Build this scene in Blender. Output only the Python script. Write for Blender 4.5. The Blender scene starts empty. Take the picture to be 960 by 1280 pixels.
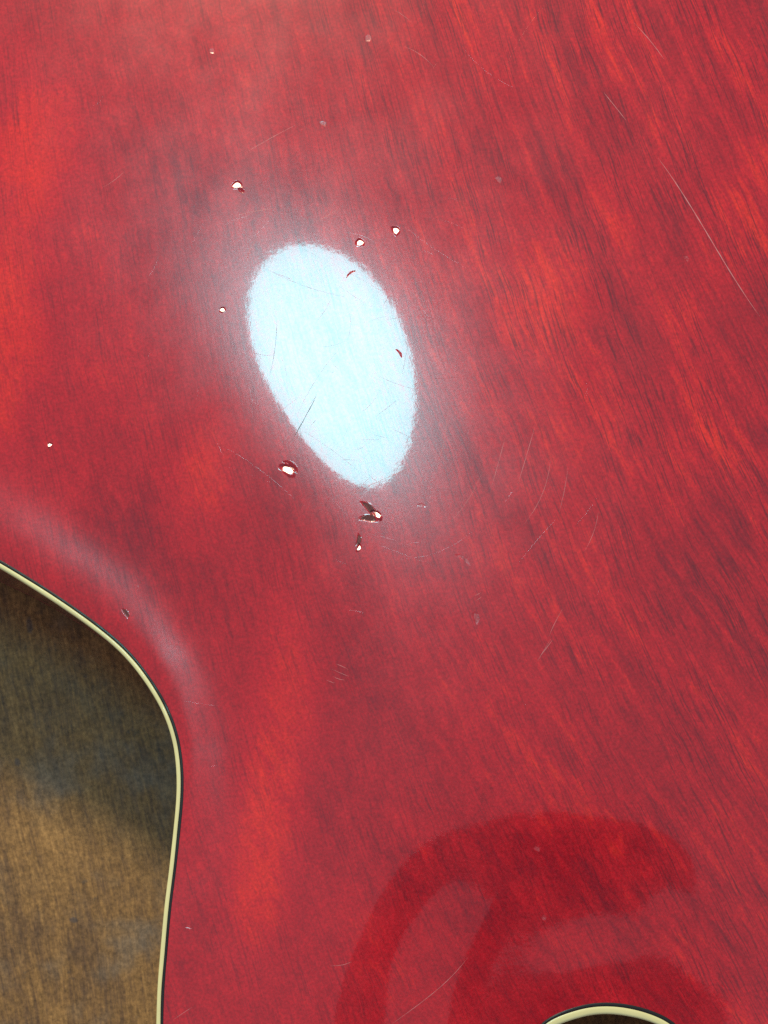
import bpy, math, random
import numpy as np
from mathutils import Vector

# ------------------------------------------------------------------ camera, light, exposure
S = 0.00019                                   # metres per photograph pixel on the plane of the body's edge
def P(px, py): return np.array([(px - 480) * S, (640 - py) * S])
CAM = np.array([*P(700, 1230), 0.37])
sc = bpy.context.scene
C = sc.collection
FH = 1280 * S
cam = bpy.data.cameras.new('camera'); camo = bpy.data.objects.new('camera', cam); C.objects.link(camo)
camo.location = CAM
cam.sensor_fit = 'VERTICAL'; cam.sensor_height = 36; cam.sensor_width = 27
cam.lens = 36 * CAM[2] / FH
cam.shift_x = -CAM[0] / FH; cam.shift_y = -CAM[1] / FH
cam.clip_start = 0.002; cam.clip_end = 50
cam.dof.use_dof = True; cam.dof.focus_distance = CAM[2] - 0.006; cam.dof.aperture_fstop = 55
sc.camera = camo

world = bpy.data.worlds.new('World'); sc.world = world; world.use_nodes = True
bg = world.node_tree.nodes['Background']
bg.inputs['Color'].default_value = (0.96, 0.87, 1.0, 1); bg.inputs['Strength'].default_value = 0.32

def area_lamp(name, loc, rot, sx, sy, power, col):
    l = bpy.data.lights.new(name, 'AREA'); l.shape = 'ELLIPSE'; l.size = sx; l.size_y = sy; l.energy = power; l.color = col
    o = bpy.data.objects.new(name, l); C.objects.link(o); o.location = loc; o.rotation_euler = rot
    return o
LAMP = np.array([-0.280, 0.420, 1.3])
area_lamp('ceiling_lamp', LAMP, (0, 0, math.radians(-15)), 0.248, 0.40, 3.9, (0.29, 0.84, 0.93))
WARM = np.array([-0.20, 0.78, 0.60])*1.5 + np.array([-0.06, -0.02, 0])
area_lamp('warm_lamp', WARM, Vector(WARM).to_track_quat('Z', 'Y').to_euler(), 0.24, 0.24, 20.0, (1.0, 0.82, 0.58))

vs = sc.view_settings
vs.view_transform = 'Standard'; vs.look = 'None'; vs.exposure = 0.0; vs.gamma = 1.0; vs.use_curve_mapping = False
sc.render.engine = 'CYCLES'
sc.cycles.max_bounces = 6; sc.cycles.use_denoising = False; sc.cycles.sample_clamp_direct = 3.0
rnd = random.Random(7); rng = np.random.default_rng(5)

# ------------------------------------------------------------------ node helpers
class NT:
    def __init__(s, name):
        s.m = bpy.data.materials.new(name); s.m.use_nodes = True; s.t = s.m.node_tree; s.t.nodes.clear()
        s.out = s.n('ShaderNodeOutputMaterial'); s.bsdf = s.n('ShaderNodeBsdfPrincipled')
        s.t.links.new(s.bsdf.outputs[0], s.out.inputs['Surface'])
    def n(s, typ, **kw):
        x = s.t.nodes.new(typ)
        for k, v in kw.items(): setattr(x, k, v)
        return x
    def link(s, a, b): s.t.links.new(a, b)
    def val(s, sock, v):
        if isinstance(v, bpy.types.NodeSocket): s.link(v, sock)
        else: sock.default_value = v
    def math(s, op, a, b=0.0, c=0.0, clamp=False):
        x = s.n('ShaderNodeMath', operation=op, use_clamp=clamp)
        for i, v in enumerate((a, b, c)): s.val(x.inputs[i], v)
        return x.outputs[0]
    def noise(s, vec, scale=1.0, detail=2.0, rough=0.5, dist=0.0):
        x = s.n('ShaderNodeTexNoise')
        s.link(vec, x.inputs['Vector']); x.inputs['Scale'].default_value = scale; x.inputs['Detail'].default_value = detail
        x.inputs['Roughness'].default_value = rough; x.inputs['Distortion'].default_value = dist
        return x.outputs[0]
    def comb(s, x, y, z=0.0):
        c = s.n('ShaderNodeCombineXYZ')
        for i, v in enumerate((x, y, z)): s.val(c.inputs[i], v)
        return c.outputs[0]
    def ramp(s, fac, stops, interp='LINEAR'):
        r = s.n('ShaderNodeValToRGB'); s.link(fac, r.inputs[0]); cr = r.color_ramp; cr.interpolation = interp
        while len(cr.elements) < len(stops): cr.elements.new(0.5)
        for e, (p, c) in zip(cr.elements, stops):
            e.position = p; e.color = (*c, 1) if len(c) == 3 else c
        return r.outputs[0]
    def maprange(s, v, a, b, c, d, smooth=False):
        x = s.n('ShaderNodeMapRange'); x.interpolation_type = 'SMOOTHSTEP' if smooth else 'LINEAR'
        s.val(x.inputs[0], v)
        for i, q in enumerate((a, b, c, d)): x.inputs[i + 1].default_value = q
        return x.outputs[0]
    def mix(s, fac, a, b, mode='MIX'):
        x = s.n('ShaderNodeMix', data_type='RGBA', blend_type=mode)
        s.val(x.inputs[0], fac)
        for i, v in ((6, a), (7, b)):
            if isinstance(v, bpy.types.NodeSocket): s.link(v, x.inputs[i])
            else: x.inputs[i].default_value = (*v, 1)
        return x.outputs[2]
    def bump(s, h, dist, strength=1.0, normal=None):
        b = s.n('ShaderNodeBump'); s.link(h, b.inputs['Height']); b.inputs['Distance'].default_value = dist
        b.inputs['Strength'].default_value = strength
        if normal is not None: s.link(normal, b.inputs['Normal'])
        return b.outputs[0]
    def set(s, **kw):
        for k, v in kw.items(): s.val(s.bsdf.inputs[k.replace('_', ' ')], v)

def lacquer(name, worn=False):
    """cherry-red stained veneer under a glossy, slightly hazed lacquer"""
    t = NT(name)
    co = t.n('ShaderNodeTexCoord').outputs['Object']
    sep = t.n('ShaderNodeSeparateXYZ'); t.link(co, sep.inputs[0]); x, y = sep.outputs[0], sep.outputs[1]
    # slow wander of the figure
    wv = t.noise(co, 22, 2, 0.5)
    wand = t.math('MULTIPLY', t.math('SUBTRACT', wv, 0.5), 0.005)
    wv2 = t.noise(co, 110, 2, 0.6)
    wand2 = t.math('MULTIPLY', t.math('SUBTRACT', wv2, 0.5), 0.0006)
    # across-the-grain coordinate: the grain leans more towards the right of the veneer
    ac = t.math('ADD', x, t.math('MULTIPLY', y, t.math('ADD', t.math('MULTIPLY', x, 1.7), 0.31)))
    ac = t.math('ADD', t.math('ADD', ac, wand), wand2)
    fig = t.math('ADD', x, t.math('MULTIPLY', y, t.math('ADD', t.math('MULTIPLY', x, 3.0), 0.44)))
    fig = t.math('ADD', t.math('ADD', fig, t.math('MULTIPLY', wand, 0.8)), t.math('MULTIPLY', wand2, 2.4))
    def gr(across, along, d=2.0, r=0.5, off=0.0, c=None):
        return t.noise(t.comb(t.math('MULTIPLY', c or ac, across), t.math('MULTIPLY', y, along), off), 1.0, d, r)
    pores = gr(2300, 95, 2, 0.6, 3.0)
    pores2 = gr(1150, 38, 3, 0.55, 9.0)
    bands = gr(300, 22, 5, 0.70, 1.0, fig)
    streak = gr(760, 45, 4, 0.70, 14.0, fig)
    mott = gr(420, 170, 4, 0.72, 17.0)
    wide = gr(62, 11, 3, 0.6, 5.0, fig)
    blot = t.noise(co, 30, 4, 0.6)
    fine = t.noise(co, 1500, 2, 0.6)
    # right half of the back carries the bold figure, the left half is plainer
    boldx = t.maprange(t.math('ADD', x, t.math('MULTIPLY', y, 0.35)), -0.05, 0.09, 0.40, 1.5, True)
    v = t.math('MULTIPLY', t.math('SUBTRACT', wide, 0.5), t.math('MULTIPLY', boldx, 0.95))
    v = t.math('ADD', v, t.math('MULTIPLY', t.math('SUBTRACT', bands, 0.5), t.math('MULTIPLY', boldx, 0.80)))
    v = t.math('ADD', v, t.math('MULTIPLY', t.math('SUBTRACT', blot, 0.5), 0.34))
    v = t.math('ADD', v, t.math('MULTIPLY', t.math('SUBTRACT', streak, 0.5), t.math('MULTIPLY', boldx, 0.55)))
    v = t.math('ADD', v, t.math('MULTIPLY', t.math('SUBTRACT', mott, 0.5), 0.80))
    # denser or thinner dye; some spots paint reflection haze and the dark reflection into the colour
    ragged = t.math('ADD', t.math('MULTIPLY', t.math('SUBTRACT', blot, 0.5), 1.9), t.math('ADD', t.math('MULTIPLY', t.math('SUBTRACT', mott, 0.5), 0.8), t.math('MULTIPLY', t.math('SUBTRACT', bands, 0.5), 0.9)))
    def spot(px, py, rx, ry, ang, amt):
        c = P(px, py); a = math.radians(ang)
        dx = t.math('SUBTRACT', x, float(c[0])); dy = t.math('SUBTRACT', y, float(c[1]))
        u = t.math('MULTIPLY', t.math('ADD', t.math('MULTIPLY', dx, math.cos(a)), t.math('MULTIPLY', dy, -math.sin(a))), 1 / (rx * S))
        w = t.math('MULTIPLY', t.math('ADD', t.math('MULTIPLY', dx, math.sin(a)), t.math('MULTIPLY', dy, math.cos(a))), 1 / (ry * S))
        r = t.math('SQRT', t.math('ADD', t.math('MULTIPLY', u, u), t.math('MULTIPLY', w, w)))
        r = t.math('ADD', r, ragged)
        return t.math('MULTIPLY', t.maprange(r, 0.15, 1.15, 1.0, 0.0, True), amt)
    for sp in SPOTS: v = t.math('ADD', v, spot(*sp))
    v = t.math('ADD', t.math('MULTIPLY', v, 1.0), 0.5, clamp=True)
    col = t.ramp(v, [(0.12, (0.28, 0.005, 0.018)), (0.36, (0.43, 0.0055, 0.017)), (0.62, (0.57, 0.0080, 0.020)), (0.92, (0.84, 0.025, 0.014))])
    pm = t.maprange(pores, 0.50, 0.36, 0.0, 1.0, True)
    pm2 = t.maprange(pores2, 0.43, 0.30, 0.0, 1.0, True)
    lump = t.maprange(gr(120, 30, 2, 0.5, 21.0), 0.36, 0.60, 0.35, 1.0, True)
    pm = t.math('MULTIPLY', pm, lump); pm2 = t.math('MULTIPLY', pm2, lump)
    col = t.mix(t.math('MULTIPLY', pm, t.math('MAXIMUM', t.math('MULTIPLY', boldx, 0.50), 0.36)), col, (0.13, 0.006, 0.016))
    col = t.mix(t.math('MULTIPLY', pm2, t.math('MAXIMUM', t.math('MULTIPLY', boldx, 0.42), 0.28)), col, (0.14, 0.006, 0.018))
    k = t.maprange(fine, 0.25, 0.75, 0.72, 1.28)
    col = t.mix(1.0, col, t.comb(k, k, k), 'MULTIPLY')
    # relief: orange peel, sunk grain, fine polish marks
    peel = t.noise(co, 420, 2, 0.5)
    micro = t.noise(co, 1500, 1, 0.5)
    swirl = t.noise(t.comb(t.math('MULTIPLY', x, 1600), t.math('MULTIPLY', y, 160), 4.0), 1.0, 2, 0.6)
    hh = t.math('ADD', t.math('MULTIPLY', peel, 1.0), t.math('ADD', t.math('MULTIPLY', micro, 0.18), t.math('MULTIPLY', swirl, 0.06)))
    hh = t.math('ADD', hh, t.math('MULTIPLY', pores2, 0.25))
    nrm = t.bump(hh, 3.6e-6)
    base_n = t.bump(pores2, 3e-6, 1.0, nrm)
    haze = t.noise(co, 60, 3, 0.6)
    t.set(Base_Color=col, Roughness=t.maprange(haze, 0.3, 0.7, 0.18, 0.23), Specular_IOR_Level=0.80, Normal=base_n)
    t.set(Coat_Weight=1.0, Coat_Roughness=0.035, Coat_IOR=1.53, Coat_Normal=nrm)
    if worn == 1:
        t.set(Coat_Weight=0.6, Coat_Roughness=0.12)
    if worn == 2:
        t.set(Base_Color=t.mix(t.maprange(t.noise(co, 2200, 3, 0.6), 0.42, 0.66, 0.0, 0.26, True), col, (0.55, 0.38, 0.42)), Coat_Weight=0.5, Coat_Roughness=0.3)
    return t.m

SPOTS = [  # px, py, radius x, radius y, lean, amount
    (20, 380, 70, 260, 12, 0.30), (60, 190, 80, 140, 15, 0.16), (265, 600, 60, 110, 10, 0.26), (335, 1010, 55, 260, 8, 0.34),
    (290, 250, 190, 60, 20, -0.17), (160, 690, 110, 90, 30, -0.22), (340, 640, 60, 90, 10, -0.10), (230, 330, 90, 80, 0, -0.10),
    (700, 370, 70, 200, 35, 0.22), (905, 330, 60, 200, 32, 0.26), (880, 560, 90, 160, 30, 0.12), (905, 660, 90, 120, 30, -0.18),
    (100, 60, 120, 80, 20, -0.08), (500, 110, 70, 160, 30, 0.10), (940, 930, 40, 120, 15, 0.15), (630, 230, 90, 60, 30, -0.12),
    (470, 900, 120, 200, 10, -0.10), (250, 1190, 50, 130, 5, -0.05), (130, 480, 70, 60, 0, 0.12), (690, 1090, 190, 80, 0, -0.26), (830, 1120, 80, 60, 0, -0.15), (450, 1160, 60, 110, -20, 0.04), (690, 560, 110, 60, 30, 0.12),  # dark entries by the cutaway deepen the mirrored dark arc in the colour
]

M = {}
M['lacquer'] = lacquer('red_lacquer')
M['dent'] = lacquer('dented_lacquer', 1)
M['graze'] = lacquer('greyed_lacquer', 2)
def simple(name, col, rough, coat=0.0, var=0.0, scale=200.0):
    t = NT(name); co = t.n('ShaderNodeTexCoord').outputs['Object']
    n = t.noise(co, scale, 4, 0.6)
    c2 = tuple(max(0.0, c * (1 - var)) for c in col)
    t.set(Base_Color=t.mix(n, c2, tuple(min(1, c * (1 + var * 0.5)) for c in col)), Roughness=rough, Coat_Weight=coat, Coat_Roughness=0.08)
    t.set(Normal=t.bump(t.noise(co, 900, 2, 0.5), 4e-6))
    return t.m
M['cream'] = simple('cream_binding', (0.90, 0.88, 0.44), 0.3, 0.6, 0.22, 70)
M['black'] = simple('black_purfling', (0.006, 0.006, 0.007), 0.5, 0.12, 0.3)
M['scratch'] = simple('bruised_lacquer', (0.72, 0.26, 0.27), 0.45, 0.0, 0.35, 700)
M['barewood'] = simple('bare_chip', (0.17, 0.045, 0.045), 0.55, 0.2, 0.6, 1200)
M['darkline'] = simple('dark_line', (0.05, 0.06, 0.06), 0.6, 0.0, 0.3)
M['phone'] = simple('phone_black', (0.012, 0.012, 0.013), 0.5, 0.0, 0.2)

def side_wood():
    t = NT('side_veneer'); co = t.n('ShaderNodeTexCoord').outputs['Object']
    n = t.noise(co, 120, 4, 0.6)
    t.set(Base_Color=t.mix(n, (0.10, 0.02, 0.02), (0.22, 0.04, 0.03)), Roughness=0.35, Coat_Weight=0.7, Coat_Roughness=0.06)
    return t.m
M['side'] = side_wood()

def table_wood():
    t = NT('table_wood'); co = t.n('ShaderNodeTexCoord').outputs['Object']
    sep = t.n('ShaderNodeSeparateXYZ'); t.link(co, sep.inputs[0]); x, y = sep.outputs[0], sep.outputs[1]
    w = t.math('MULTIPLY', t.math('SUBTRACT', t.noise(co, 18, 2, 0.5), 0.5), 0.006)
    ac = t.math('ADD', t.math('ADD', x, t.math('MULTIPLY', y, 0.20)), w)
    def gr(a, l, d, r, o): return t.noise(t.comb(t.math('MULTIPLY', ac, a), t.math('MULTIPLY', y, l), o), 1.0, d, r)
    g1 = gr(380, 34, 5, 0.7, 0.0); g2 = gr(1300, 170, 3, 0.65, 4.0); g3 = gr(60, 10, 3, 0.55, 8.0)
    bl = t.noise(co, 26, 4, 0.6)
    v = t.math('ADD', t.math('MULTIPLY', g1, 0.5), t.math('ADD', t.math('MULTIPLY', g2, 0.50), t.math('MULTIPLY', g3, 0.22)))
    v = t.math('ADD', v, t.math('MULTIPLY', t.math('SUBTRACT', bl, 0.5), 0.5))
    col = t.ramp(v, [(0.36, (0.08, 0.046, 0.030)), (0.52, (0.175, 0.098, 0.043)), (0.65, (0.28, 0.155, 0.053)), (0.82, (0.43, 0.245, 0.085))])
    dirt = t.noise(co, 160, 5, 0.7)
    col = t.mix(t.maprange(dirt, 0.60, 0.74, 0.0, 0.6, True), col, (0.075, 0.066, 0.06))
    grey = t.noise(co, 45, 3, 0.6)
    col = t.mix(t.maprange(grey, 0.48, 0.70, 0.0, 0.55, True), col, (0.20, 0.17, 0.13))
    for px, py, rx, ry in ((37, 782, 5, 13), (22, 953, 4, 6), (92, 1150, 5, 4)):
        q = tpos(px, py)
        dx = t.math('MULTIPLY', t.math('SUBTRACT', x, q[0]), 1 / (rx * S)); dy = t.math('MULTIPLY', t.math('SUBTRACT', y, q[1]), 1 / (ry * S))
        dx = t.math('ADD', dx, t.math('MULTIPLY', dy, 0.25))
        r = t.math('ADD', t.math('SQRT', t.math('ADD', t.math('MULTIPLY', dx, dx), t.math('MULTIPLY', dy, dy))), t.math('MULTIPLY', t.math('SUBTRACT', dirt, 0.5), 1.4))
        col = t.mix(t.maprange(r, 0.5, 1.3, 0.5, 0.0, True), col, (0.035, 0.055, 0.085))
    spk = t.noise(co, 900, 3, 0.65)
    kk = t.maprange(spk, 0.3, 0.7, 0.62, 1.35)
    col = t.mix(1.0, col, t.comb(kk, kk, kk), 'MULTIPLY')
    hh = t.math('ADD', g1, t.math('MULTIPLY', g2, 0.6))
    t.set(Base_Color=col, Roughness=t.maprange(dirt, 0.3, 0.7, 0.5, 0.7), Specular_IOR_Level=0.35, Normal=t.bump(hh, 1.2e-4))
    return t.m
TABLE_Z = -0.0452
def tpos(px, py):          # where the sight line through a photograph pixel meets the table
    k = (CAM[2] - TABLE_Z) / CAM[2]
    q = CAM[:2] + (P(px, py) - CAM[:2]) * k
    return float(q[0]), float(q[1])
M['table'] = table_wood()

# ------------------------------------------------------------------ outline of the body
A = math.radians(20); O = P(1000, 1280)
VH = np.array([math.sin(A), -math.cos(A)]); UH = np.array([-math.cos(A), -math.sin(A)])
def uv(p): q = p - O; return (q @ UH, q @ VH)
def xy(u, v): return O + np.multiply.outer(u, UH) + np.multiply.outer(v, VH)
trace = [(0,699.4),(30,717.5),(60,736.5),(90,756.5),(120,777.5),(147,798.5),(163,814),(178,832),(192.9,852.5),(207.5,876),(219,901),
         (225.5,924),(230,957),(230.7,990),(227.5,1025),(220,1090),(214,1137),(210.8,1172),(207.4,1210),(205,1255),(204.2,1280)]
cut = [(670,1280),(681,1273.5),(693,1268),(706,1262.5),(720,1257.5),(737,1253.2),(754,1252),(781,1254),(808,1260),(830,1268.5),(849,1280)]
half = [(0,-.414),(.06,-.412),(.12,-.400),(.17,-.372),(.197,-.33),(.2025,-.285),(.190,-.235),(.168,-.198)]
half += [uv(P(*q)) for q in trace]
half += [(.1505,-.028),(.1535,-.005),(.150,.022),(.138,.044),(.118,.057),(.096,.055),(.079,.042),(.071,.022),(.068,.003),(.0645,-.012)]
half += [uv(P(*q)) for q in cut]
half += [(.0245,.004),(.0255,.02),(.0265,.036),(.02,.04),(0,.041)]
half = np.array(half, float)
full = np.concatenate([half, (half[1:-1] * [-1, 1])[::-1]])

def resample(q, step):
    e = np.r_[0, np.cumsum(np.linalg.norm(np.roll(q, -1, 0) - q, axis=1))]
    m = int(e[-1] / step); s = np.linspace(0, e[-1], m, endpoint=False); qq = np.vstack([q, q[:1]])
    return np.c_[np.interp(s, e, qq[:, 0]), np.interp(s, e, qq[:, 1])]
def closed_spline(p, step):
    n = len(p); out = []
    for i in range(n):
        a, b, c, d = p[(i-1) % n], p[i], p[(i+1) % n], p[(i+2) % n]
        k = max(2, int(np.linalg.norm(c - b) / .0004))
        t1 = np.linalg.norm(b-a)**.5; t2 = t1 + np.linalg.norm(c-b)**.5; t3 = t2 + np.linalg.norm(d-c)**.5
        t = np.linspace(t1, t2, k, endpoint=False)[:, None]
        A1 = (t1-t)/t1*a + t/t1*b; A2 = (t2-t)/(t2-t1)*b + (t-t1)/(t2-t1)*c; A3 = (t3-t)/(t3-t2)*c + (t-t2)/(t3-t2)*d
        B1 = (t2-t)/t2*A1 + t/t2*A2; B2 = (t3-t)/(t3-t1)*A2 + (t-t1)/(t3-t1)*A3
        out.append((t2-t)/(t2-t1)*B1 + (t-t1)/(t2-t1)*B2)
    q = resample(np.concatenate(out), step)
    w = np.exp(-.5*(np.arange(-8, 9)/3.5)**2); w /= w.sum()
    return resample(sum(w[k+8]*np.roll(q, k, 0) for k in range(-8, 9)), step)
poly = closed_spline(xy(full[:, 0], full[:, 1]), .001)
if .5*np.sum(poly[:, 0]*np.roll(poly[:, 1], -1) - poly[:, 1]*np.roll(poly[:, 0], -1)) < 0: poly = poly[::-1].copy()
tan = np.roll(poly, -1, 0) - np.roll(poly, 1, 0); tan /= np.linalg.norm(tan, axis=1)[:, None]
onrm = np.c_[tan[:, 1], -tan[:, 0]]           # outward normal of the counter-clockwise outline

def inside(p, pl=None):
    pl = poly if pl is None else pl
    x, y = p[:, 0], p[:, 1]; c = np.zeros(len(x), bool)
    for (x1, y1), (x2, y2) in zip(pl, np.roll(pl, -1, 0)):
        if y1 == y2: continue
        k = (y1 > y) != (y2 > y); k[k] = x[k] < (x2-x1)*(y[k]-y1)/(y2-y1) + x1
        c ^= k
    return c

# ------------------------------------------------------------------ the pressed arch: a membrane over the outline, flattened to a recurve at its edge
HG = .0015
lo = poly.min(0) - .01; hi = poly.max(0) + .01
nx, ny = (np.ceil((hi - lo) / HG)).astype(int) + 1
GX, GY = np.meshgrid(lo[0] + np.arange(nx)*HG, lo[1] + np.arange(ny)*HG, indexing='ij')
MK = inside(np.c_[GX.ravel(), GY.ravel()]).reshape(nx, ny)
f = np.zeros((nx, ny)); ii, jj = np.indices((nx, ny)); om = 2/(1 + math.pi/300)
for it in range(600):
    for c in (MK & ((ii+jj) % 2 == 0), MK & ((ii+jj) % 2 == 1)):
        g = np.zeros_like(f); g[1:-1, 1:-1] = .25*(f[2:, 1:-1] + f[:-2, 1:-1] + f[1:-1, 2:] + f[1:-1, :-2]) + .25*HG*HG
        f[c] += om*(g - f)[c]
def blur(a, sg):
    r = int(3*sg)+1; k = np.exp(-.5*(np.arange(-r, r+1)/sg)**2); k /= k.sum()
    for ax in (0, 1): a = np.apply_along_axis(lambda v: np.convolve(v, k, 'same'), ax, a)
    return a
T = blur(f, 2.0)/f.max()
ARCH = 0.012
Z = ARCH*T*T*(3 - 2*T)
# slight lip towards the binding, and the low ridge outside the recurve
ip = np.where(MK & (T < .4)); ipts = np.c_[GX[ip], GY[ip]]; idist = np.zeros(len(ipts))
for k in range(0, len(ipts), 1000): idist[k:k+1000] = np.sqrt(((ipts[k:k+1000, None] - poly[None, ::2])**2).sum(2).min(1))
LIP = np.zeros((nx, ny)); LIP[~MK] = 1.0; LIP[ip] = np.exp(-(idist/.0075)**2)
RDG = np.zeros((nx, ny)); RDG[ip] = np.exp(-.5*((idist - np.interp(ipts[:, 1], [P(0, 930)[1], P(0, 730)[1]], [.0006, .0054]))/np.interp(ipts[:, 1], [P(0, 930)[1], P(0, 730)[1]], [.0046, .0068]))**2)*np.clip((np.linalg.norm(ipts-P(755, 1275), axis=1)-.035)/.05, 0, 1)*np.clip((ipts[:, 1]-P(0, 1120)[1])/.055, 0.10, 1)
Z = Z + .00010*blur(LIP, 1.2) + 0.00150*blur(RDG, 1.0)
ZX, ZY = np.gradient(Z, HG)
def samp(a, p):
    x = (p[..., 0]-lo[0])/HG; y = (p[..., 1]-lo[1])/HG
    i = np.clip(x.astype(int), 0, nx-2); j = np.clip(y.astype(int), 0, ny-2); s = x-i; t = y-j
    return a[i, j]*(1-s)*(1-t) + a[i+1, j]*s*(1-t) + a[i, j+1]*(1-s)*t + a[i+1, j+1]*s*t
def surf(px, py):         # where the sight line through a photograph pixel meets the arch (x, y)
    q = P(px, py).astype(float)
    for _ in range(4): q = CAM[:2] + (P(px, py) - CAM[:2])*(1 - float(samp(Z, q))/CAM[2])
    return q
def normal_to(q, target):  # slope (dz/dx, dz/dy) that would mirror `target` into the camera
    p = np.array([*q, float(samp(Z, q))]); a = CAM-p; a /= np.linalg.norm(a); b = target-p; b /= np.linalg.norm(b)
    n = a+b; return np.array([-n[0]/n[2], -n[1]/n[2]])

# ------------------------------------------------------------------ objects
def link(name, me, mat, parent=None):
    o = bpy.data.objects.new(name, me); C.objects.link(o)
    if mat is not None: me.materials.append(mat)
    if parent is not None: o.parent = parent
    return o
def mesh_np(name, V, F, normals=None):
    me = bpy.data.meshes.new(name); me.from_pydata(np.asarray(V).tolist(), [], [list(map(int, q)) for q in F]); me.update()
    me.polygons.foreach_set('use_smooth', np.ones(len(me.polygons), bool))
    if normals is not None: me.normals_split_custom_set_from_vertices(np.asarray(normals).tolist())
    return me

body = bpy.data.objects.new('guitar_body', None); C.objects.link(body)
body.location = (0, 0, 0)
body['label'] = 'glossy cherry-red guitar body with cream binding, dents and a bright white glare'
body['category'] = 'guitar'

# --- dents: (px, py, half length, half width, angle of the long axis, kind)
DENTS = [
    (296, 231, 6.5, 4.5, -10, 'glint'), (302, 237, 3.4, 2.6, 30, 'pit'), (450, 303, 5.5, 4.5, 10, 'glint'), (495, 288, 6.0, 4.2, 60, 'glint'), (278, 387, 3.8, 3.2, 0, 'glint'),
    (360, 587, 11, 5.6, 33, 'glint'), (365, 581, 9, 2.6, 38, 'pit'), (471, 643, 8.5, 3.8, 38, 'glint'), (463, 636, 11.5, 3.6, 52, 'bare'), (461, 647, 9.5, 3.6, 8, 'bare'),
    (449, 685, 5, 2.4, 110, 'glint'), (449, 675, 6, 2.6, 100, 'bare'), (580, 698, 9, 2.4, 36, 'graze'), (596, 772, 6.5, 3.6, 80, 'graze'),
    (623, 224, 4.5, 3.2, 40, 'graze'), (404, 154, 4, 2.6, 20, 'graze'), (460, 47, 3.6, 4, 30, 'graze'), (62, 556, 4.0, 2.6, -30, 'glint'),
    (158, 766, 6, 2.4, 55, 'bare'), (500, 441, 5, 1.1, 55, 'pit'), (858, 323, 4, 2.5, 60, 'graze'), (672, 1060, 3.5, 3, 30, 'graze'),
    (236, 1158, 4, 2, 20, 'graze'), (265, 63, 3, 3, 0, 'graze'), (527, 631, 4.5, 1.6, 10, 'graze'), (438, 341, 5.5, .9, -35, 'pit'), (680, 1147, 2.5, 3, 0, 'graze'),
]
CELL = .001
dl = []
for px, py, a, b, ang, kind in DENTS:
    q = surf(px, py); th = -math.radians(ang)
    e1 = np.array([math.cos(th), math.sin(th)]); e2 = np.array([-e1[1], e1[0]])
    sl = np.array([float(samp(ZX, q)), float(samp(ZY, q))])
    if kind == 'glint': dg = normal_to(q, WARM) - sl
    elif kind == 'pit': dg = e2*0.35
    elif kind == 'bare': dg = e2*0.16
    else: dg = e2*0.03
    dl.append(dict(q=q, a=a*S*(.76 if kind == 'glint' else .88), b=b*S*(.80 if kind == 'glint' else .88), e1=e1, e2=e2, dg=dg, kind=kind, ph=rnd.random()*6))
def dent_q(d, p):
    r = p - d['q']; u = r @ d['e1']; w = r @ d['e2']; w = w + 0.18*u*u/d['a']
    ang = np.arctan2(w/d['b'], u/d['a'])
    return np.hypot(u/d['a'], w/d['b'])*(1 + .05*np.sin(3*ang + d['ph']) + .03*np.sin(5*ang + 2*d['ph']))
def dent_z(p):
    z = np.zeros(len(p))
    for d in dl:
        k = np.abs(p - d['q']).max(1) < 2.2*d['a']+.0008
        if not k.any(): continue
        q = dent_q(d, p[k]); s = np.clip((1.5-q)/.72, 0, 1); w = s*s*(3-2*s)
        r = p[k]-d['q']
        z[k] += w*(r @ d['dg'] - np.linalg.norm(d['dg'])*min(d['a'], d['b'])*.45 - .000012) \
            + (w*.00002*np.sin(r[:, 0]*9000)*np.cos(r[:, 1]*7000) if d['kind'] == 'bare' else 0)
    return z
def height(p): return samp(Z, p) + dent_z(p)
def normals(p, fine):
    if fine:
        e = 1e-5
        gx = samp(ZX, p) + (dent_z(p+[e, 0]) - dent_z(p-[e, 0]))/(2*e); gy = samp(ZY, p) + (dent_z(p+[0, e]) - dent_z(p-[0, e]))/(2*e)
    else: gx, gy = samp(ZX, p), samp(ZY, p)
    n = np.c_[-gx, -gy, np.ones(len(p))]; return n/np.linalg.norm(n, axis=1)[:, None]

# --- back plate: 1 mm quads clipped to the outline, finer round every dent
c0 = np.floor(lo/CELL)*CELL; cx, cy = np.ceil((hi - c0)/CELL).astype(int)
VX, VY = np.meshgrid(c0[0]+np.arange(cx+1)*CELL, c0[1]+np.arange(cy+1)*CELL, indexing='ij')
vin = inside(np.c_[VX.ravel(), VY.ravel()]).reshape(VX.shape)
cell = vin[:-1, :-1] | vin[1:, :-1] | vin[:-1, 1:] | vin[1:, 1:]
vp = np.c_[VX.ravel(), VY.ravel()]
bad = np.where(~vin.ravel())[0]
near = bad[samp(T, vp[bad]) > 0]
used = np.zeros(VX.shape, bool)
for a in (0, 1):
    for b in (0, 1): used[a:cx+a, b:cy+b] |= cell
bad = np.where(~vin.ravel() & used.ravel())[0]
edge = poly + onrm*.00025
for k0 in range(0, len(bad), 400):
    ix = bad[k0:k0+400]; dd = ((vp[ix][:, None, :] - edge[None])**2).sum(2); vp[ix] = edge[dd.argmin(1)]
hole = np.zeros_like(cell); owner = {}
for d in dl:
    r = 1.75*d['a']+.0004
    i0, j0 = np.floor((d['q']-r-c0)/CELL).astype(int); i1, j1 = np.ceil((d['q']+r-c0)/CELL).astype(int)
    hole[i0:i1, j0:j1] = True
keep = cell & ~hole
vid = np.arange(VX.size).reshape(VX.shape)
ci, cj = np.where(keep)
F = np.c_[vid[ci, cj], vid[ci+1, cj], vid[ci+1, cj+1], vid[ci, cj+1]]
V = vp; NV = normals(vp, False)
Vz = samp(Z, vp)
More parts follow.
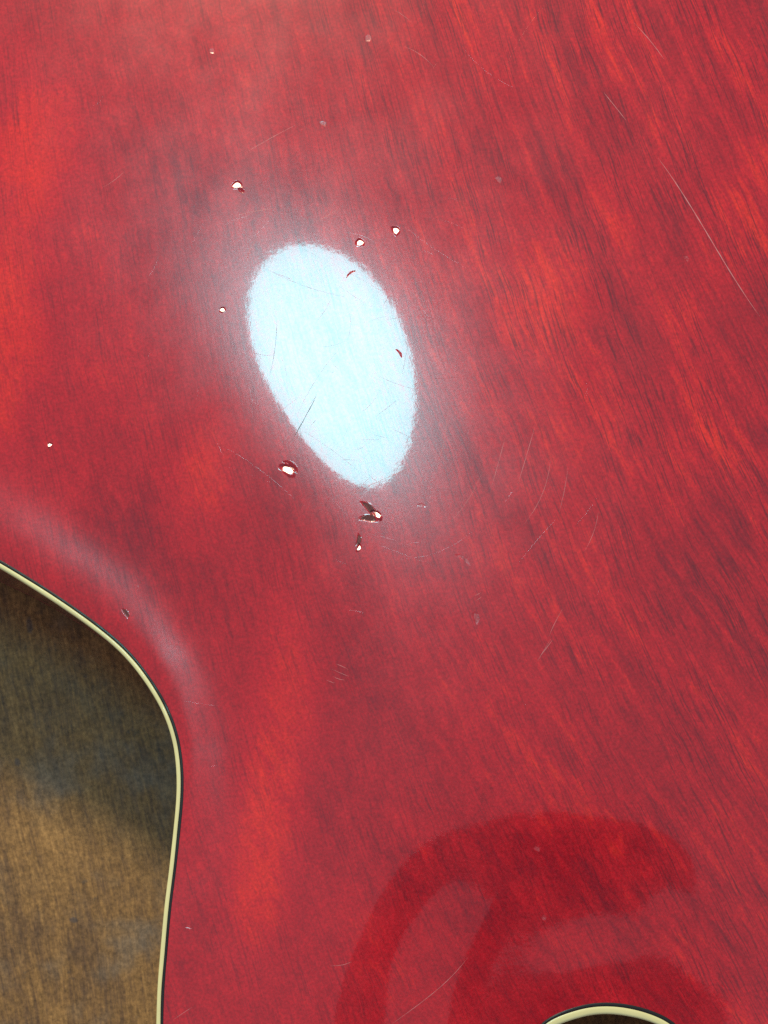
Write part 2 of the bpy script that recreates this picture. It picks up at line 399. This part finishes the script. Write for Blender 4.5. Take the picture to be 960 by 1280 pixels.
# fine cells
SUB = 14
hi_, hj_ = np.where(hole & cell)
keyof = {}; fv = []; ff = []
tt = np.arange(SUB+1)*CELL/SUB
base = 0; allp = []; allf = []
for i, j in zip(hi_, hj_):
    X, Y = np.meshgrid(c0[0]+i*CELL+tt, c0[1]+j*CELL+tt, indexing='ij')
    allp.append(np.c_[X.ravel(), Y.ravel()])
    q = np.arange((SUB+1)**2).reshape(SUB+1, SUB+1) + base
    allf.append(np.c_[q[:-1, :-1].ravel(), q[1:, :-1].ravel(), q[1:, 1:].ravel(), q[:-1, 1:].ravel()]); base += (SUB+1)**2
allp = np.concatenate(allp); allf = np.concatenate(allf)
fz = height(allp); fn = normals(allp, True)
cen = allp[allf].mean(1)
own = np.full(len(cen), -1)
for n, d in enumerate(dl):
    k = (np.abs(cen-d['q']).max(1) < 2*d['a']+.0006) & (own < 0)
    kk = np.where(k)[0]; own[kk[dent_q(d, cen[kk]) < 1.12]] = n
F2 = allf[own < 0] + len(V)
Vall = np.vstack([np.c_[V, Vz], np.c_[allp, fz]]); Nall = np.vstack([NV, fn]); Fall = np.vstack([F, F2])
def compact(V, N, F):
    u, inv = np.unique(F.ravel(), return_inverse=True); return V[u], N[u], inv.reshape(F.shape)
pv, pn, pf = compact(Vall, Nall, Fall)
link('back_plate', mesh_np('back_plate', pv, pf, pn), M['lacquer'], body)
F3 = np.c_[allp, fz]
for n, d in enumerate(dl):
    if not (own == n).any(): continue
    a, b, c = compact(F3, fn, allf[own == n])
    nm = {'glint': 'dent', 'pit': 'dent', 'bare': 'chip', 'graze': 'scuff'}[d['kind']]
    link(nm, mesh_np(nm, a, c, b), {'glint': M['lacquer'], 'pit': M['dent'], 'bare': M['barewood'], 'graze': M['graze']}[d['kind']], body)

# --- edge strips swept round the outline
wcut = np.zeros(len(poly))
for cpt in (P(755, 1275),):
    wcut = np.maximum(wcut, np.clip(1.25 - np.linalg.norm(poly - cpt, axis=1)/.03, 0, 1))
zed = samp(Z, poly)
jit = rng.normal(size=len(poly)); jw = np.exp(-.5*(np.arange(-12, 13)/4.0)**2); jit = sum(jw[k+12]*np.roll(jit, k) for k in range(-12, 13)); jit *= .00005/jit.std()
def sweep(name, prof, mat, close=False):
    """prof: list of (offset, extra offset in the cutaway, height) from the body outwards"""
    n = len(poly); V = []
    for e, x, z in prof:
        q = poly + onrm*(e + x*wcut + jit*(1.0 if 0 < e < .0015 else 0.4))[:, None]
        V.append(np.c_[q, z + zed])
    V = np.vstack(V); F = []
    i = np.arange(n); j = (i+1) % n
    for k in range(len(prof)-1): F.append(np.c_[k*n+i, (k+1)*n+i, (k+1)*n+j, k*n+j])
    return link(name, mesh_np(name, V, np.vstack(F)), mat, body)
mm = .001
sweep('purfling', [(-.02*mm, 0, -.15*mm), (0, 0, .02*mm), (.06*mm, 0, .05*mm), (.36*mm, .1*mm, .06*mm), (.66*mm, .2*mm, .05*mm), (.72*mm, .2*mm, -.10*mm)], M['black'])
sweep('binding', [(.69*mm, .2*mm, -.15*mm), (.71*mm, .2*mm, .03*mm), (.78*mm, .22*mm, .07*mm), (1.1*mm, .5*mm, .08*mm), (1.4*mm, .75*mm, .03*mm), (1.6*mm, .9*mm, -.08*mm),
                  (1.73*mm, .95*mm, -.26*mm), (1.80*mm, .95*mm, -.5*mm), (1.82*mm, .95*mm, -1*mm), (1.82*mm, .95*mm, -2.2*mm), (1.70*mm, .95*mm, -2.25*mm)], M['cream'])
sweep('rim', [(1.74*mm, .93*mm, -2.0*mm), (1.76*mm, .93*mm, -2.4*mm), (1.76*mm, .93*mm, -20*mm), (1.76*mm, .93*mm, -38*mm)], M['side'])
sweep('front_binding', [(1.70*mm, .93*mm, -37.9*mm), (1.84*mm, .95*mm, -38*mm), (1.84*mm, .95*mm, -40*mm), (.5*mm, .2*mm, -40.2*mm)], M['side'])
# front plate, arched towards the table (3 mm quads)
st = 3
sub = np.zeros_like(cell)
fi, fj = np.where(cell[:-st:st, :-st:st] & cell[st::st, st::st] if cell[:-st:st, :-st:st].shape == cell[st::st, st::st].shape else cell[:-st:st, :-st:st])
g = vid[::st, ::st]; g_ok = (fi+1 < g.shape[0]) & (fj+1 < g.shape[1]); fi, fj = fi[g_ok], fj[g_ok]
FF = np.c_[g[fi, fj], g[fi, fj+1], g[fi+1, fj+1], g[fi+1, fj]]
fpv, _, fpf = compact(np.c_[vp, -.0400 - Vz*.4], NV, FF)
link('front_plate', mesh_np('front_plate', fpv, fpf), M['side'], body)

# --- scratches: thin ridges of bruised lacquer lying in the surface
def ribbon(pts, width, lift=6e-6, tip=True, TL=.4):
    """points in photograph pixels -> verts, faces, normals of a thin three-sided ridge on the plate"""
    p = np.array([surf(*q) for q in pts])
    e = np.r_[0, np.cumsum(np.linalg.norm(np.diff(p, axis=0), axis=1))]; m = max(4, int(e[-1]/.0012)); s = np.linspace(0, e[-1], m)
    def cr(col):   # smooth through the points
        if len(p) < 3: return np.interp(s, e, p[:, col])
        return np.polyval(np.polyfit(e, p[:, col], min(3, len(p)-1)), s)
    q = np.c_[cr(0), cr(1)]; t = np.gradient(q, axis=0); t /= np.linalg.norm(t, axis=1)[:, None]; nn = np.c_[-t[:, 1], t[:, 0]]
    w = np.full(m, width/2)
    if tip: w *= np.clip(np.minimum(np.arange(m), np.arange(m)[::-1])/(m*.25)+.15, 0, 1)
    w *= 1 + .35*np.array([math.sin(k*1.7+e[-1]*1e4) for k in range(m)])
    base = samp(Z, q); gx, gy = samp(ZX, q), samp(ZY, q)
    V, N = [], []
    for side, up in ((-1, .3), (0, 1), (1, .3)):
        o = q + nn*(w*side)[:, None]
        V.append(np.c_[o, base + gx*(o-q)[:, 0] + gy*(o-q)[:, 1] + lift*up + 3e-6])
        n = np.c_[-gx + nn[:, 0]*side*TL, -gy + nn[:, 1]*side*TL, np.ones(m)]; N.append(n/np.linalg.norm(n, axis=1)[:, None])
    F = []
    for k in range(2):
        for i in range(m-1): F.append((k*m+i, k*m+i+1, (k+1)*m+i+1, (k+1)*m+i))
    return np.vstack(V), F, np.vstack(N)
SCR = [  # width mm, material, points
    (.22, 'scratch', [(822,197),(850,236),(878,283),(912,338),(950,396)]),
    (.14, 'scratch', [(755,116),(768,132),(783,151)]),
    (.12, 'scratch', [(792,28),(812,50),(830,74)]),
    (.11, 'scratch', [(647,606),(658,570),(669,532)]),
    (.10, 'scratch', [(544,592),(553,560),(561,500)]),
    (.09, 'scratch', [(699,640),(706,610),(710,585)]),
    (.09, 'scratch', [(655,655),(680,612),(688,575)]),
    (.10, 'scratch', [(614,610),(624,575),(632,545)]),
    (.12, 'scratch', [(672,826),(680,813),(688,799)]), (.10, 'scratch', [(677,818),(684,809),(691,799)]),
    (.09, 'scratch', [(686,796),(694,778),(704,760)]),
    (.10, 'scratch', [(420,830),(428,833),(435,837)]), (.09, 'scratch', [(414,836),(425,841),(437,846)]), (.10, 'scratch', [(407,850),(413,852),(418,854)]),
    (.09, 'scratch', [(416,845),(424,849),(431,850)]),
    (.11, 'scratch', [(490,1280),(528,1252),(563,1222),(586,1195)]), (.09, 'scratch', [(412,1207),(424,1207),(440,1202)]),
    (.09, 'scratch', [(216,1275),(228,1267),(240,1259)]),
    (.11, 'scratch', [(307,329),(313,312),(324,292)]), (.09, 'scratch', [(294,270),(320,264),(345,260)]),
    (.08, 'scratch', [(385,282),(405,272),(428,258)]), (.08, 'scratch', [(305,192),(338,173),(370,156)]), (.07, 'scratch', [(127,235),(142,226),(156,214)]),
    (.09, 'scratch', [(418,629),(470,603),(524,582)]), (.08, 'scratch', [(440,652),(475,636),(510,618)]),
    (.09, 'scratch', [(593,745),(597,743),(601,741)]), (.09, 'scratch', [(595,751),(598,749),(602,746)]),
    (.08, 'scratch', [(730,690),(741,668),(748,640)]), (.08, 'scratch', [(560,655),(585,625),(603,590)]),
    (.16, 'darkline', [(364,552),(379,526),(395,496)]), (.09, 'scratch', [(516,481),(528,478),(542,474)]),
    (.07, 'darkline', [(337,470),(343,440),(346,400)]),
    (.08, 'scratch', [(505,58),(525,68),(542,84)]), (.08, 'scratch', [(492,12),(505,20),(515,28)]),
]
for wd, mt, pts in SCR:
    v, fcs, nr = ribbon(pts, wd*.001*.8)
    link('scratch', mesh_np('scratch', v, fcs, nr), M[mt], body)
# fine polishing hairlines, uncountable: one object of the same lacquer, they only show where they glint
Vs, Fs, Ns, off = [], [], [], 0
for k in range(130):
    while True:
        px, py = rnd.uniform(-20, 980), rnd.uniform(-20, 1290)
        if rnd.random() < .7: px, py = rnd.gauss(440, 140), rnd.gauss(470, 170)
        q = surf(px, py)
        if samp(T, q) > .03: break
    L = rnd.uniform(12, 90)*(0.6 if rnd.random() < .6 else 1.5); an = rnd.choice([rnd.gauss(75, 14), rnd.gauss(-25, 16), rnd.uniform(0, 180)]); an = math.radians(an)
    dx, dy = math.cos(an)*L/2, -math.sin(an)*L/2; bend = rnd.gauss(0, .06)*L
    pts = [(px-dx, py-dy), (px-dy/L*bend*2, py+dx/L*bend*2), (px+dx, py+dy)]
    if min(samp(T, surf(*a)) for a in pts) < .02: continue
    v, fcs, nr = ribbon(pts, rnd.uniform(.03, .07)*.001, 2e-6, True, .16)
    Vs.append(v); Ns.append(nr); Fs += [tuple(i+off for i in a) for a in fcs]; off += len(v)
hl = link('hairlines', mesh_np('hairlines', np.vstack(Vs), Fs, np.vstack(Ns)), M['lacquer'], body)
hl['kind'] = 'stuff'

# ------------------------------------------------------------------ the table top
import bmesh
bm = bmesh.new(); bmesh.ops.create_cube(bm, size=1)
bmesh.ops.scale(bm, vec=(1.5, 1.1, .035), verts=bm.verts)
bmesh.ops.bevel(bm, geom=bm.edges[:], offset=.004, segments=3, affect='EDGES')
me = bpy.data.meshes.new('wooden_table'); bm.to_mesh(me); bm.free()
to = link('wooden_table', me, M['table']); to.location = (0.05, 0.05, TABLE_Z - .0175)
me.transform(__import__('mathutils').Matrix.Translation((0.05, 0.05, TABLE_Z-.0175))); to.location = (0, 0, 0)
to['label'] = 'worn brown wooden table top with dark stains, seen past the waist of the guitar'; to['category'] = 'table'

# ------------------------------------------------------------------ unseen dark slabs shaped to mirror as the dark arc; phone inferred, side piece added
def rounded(x0, x1, y0, y1, r, n=8):
    out = []
    for cx_, cy_, a0 in ((x1-r, y1-r, 0), (x0+r, y1-r, 90), (x0+r, y0+r, 180), (x1-r, y0+r, 270)):
        for k in range(n+1):
            a = math.radians(a0 + 90*k/n); out.append((cx_+r*math.cos(a), cy_+r*math.sin(a)))
    return out
def slab(name, outer, z0, z1, mat, parent, inner=None):
    V, F = [], []; n = len(outer)
    loops = [outer] + ([inner] if inner else [])
    for lp in loops:
        for z in (z0, z1): V += [(x, y, z) for x, y in lp]
    for i in range(n):
        j = (i+1) % n; F.append((i, j, n+j, n+i))
        if inner:
            F.append((2*n+j, 2*n+i, 3*n+i, 3*n+j)); F.append((j, i, 2*n+i, 2*n+j)); F.append((n+i, n+j, 3*n+j, 3*n+i))
    if not inner: F += [tuple(range(n))[::-1], tuple(range(n, 2*n))]
    me = bpy.data.meshes.new(name); me.from_pydata(V, [], F); me.update()
    return link(name, me, mat, parent)
rig = bpy.data.objects.new('phone', None); C.objects.link(rig); rig.location = (0.028, -.147, .38)
rig['label'] = 'unseen black phone and added dark piece, shaped to mirror as the dark arc by the cutaway'; rig['category'] = 'phone'
rig.rotation_euler = (0, 0, math.radians(-8))
def smooth_loop(pts, n=5):
    q = closed_spline(np.array(pts), .0012); return [tuple(a) for a in q]
slab('reflection_blocker', smooth_loop([(-.098,-.028),(-.107,-.018),(-.109,.006),(-.102,.022),(-.084,.030),(-.04,.033),(-.008,.034),(-.007,.012),(-.0135,-.0005),(-.024,.006),(-.035,.010),(-.055,.0135),(-.066,.009),(-.077,.001),(-.075,-.006),(-.070,-.014),(-.068,-.026),(-.082,-.031)]), 0, .012, M['phone'], rig)  # added piece, outlined to block the room's reflection in the lacquer
slab('phone_blocker', smooth_loop([(-.008,.034),(.03,.034),(.069,.033),(.086,.030),(.093,.023),(.088,.012),(.076,.008),(.066,.000),(.056,-.013),(.042,-.017),(.032,-.0195),(.020,-.0185),(.012,-.015),(.007,-.014),(.004,-.022),(.002,-.05),(-.012,-.052),(-.017,-.020),(-.0155,-.011),(-.0105,-.006),(-.013,-.001),(-.0075,.012)]), 0.0005, .0115, M['phone'], rig)  # unseen phone, outline bent to fit the dark and light zones it mirrors
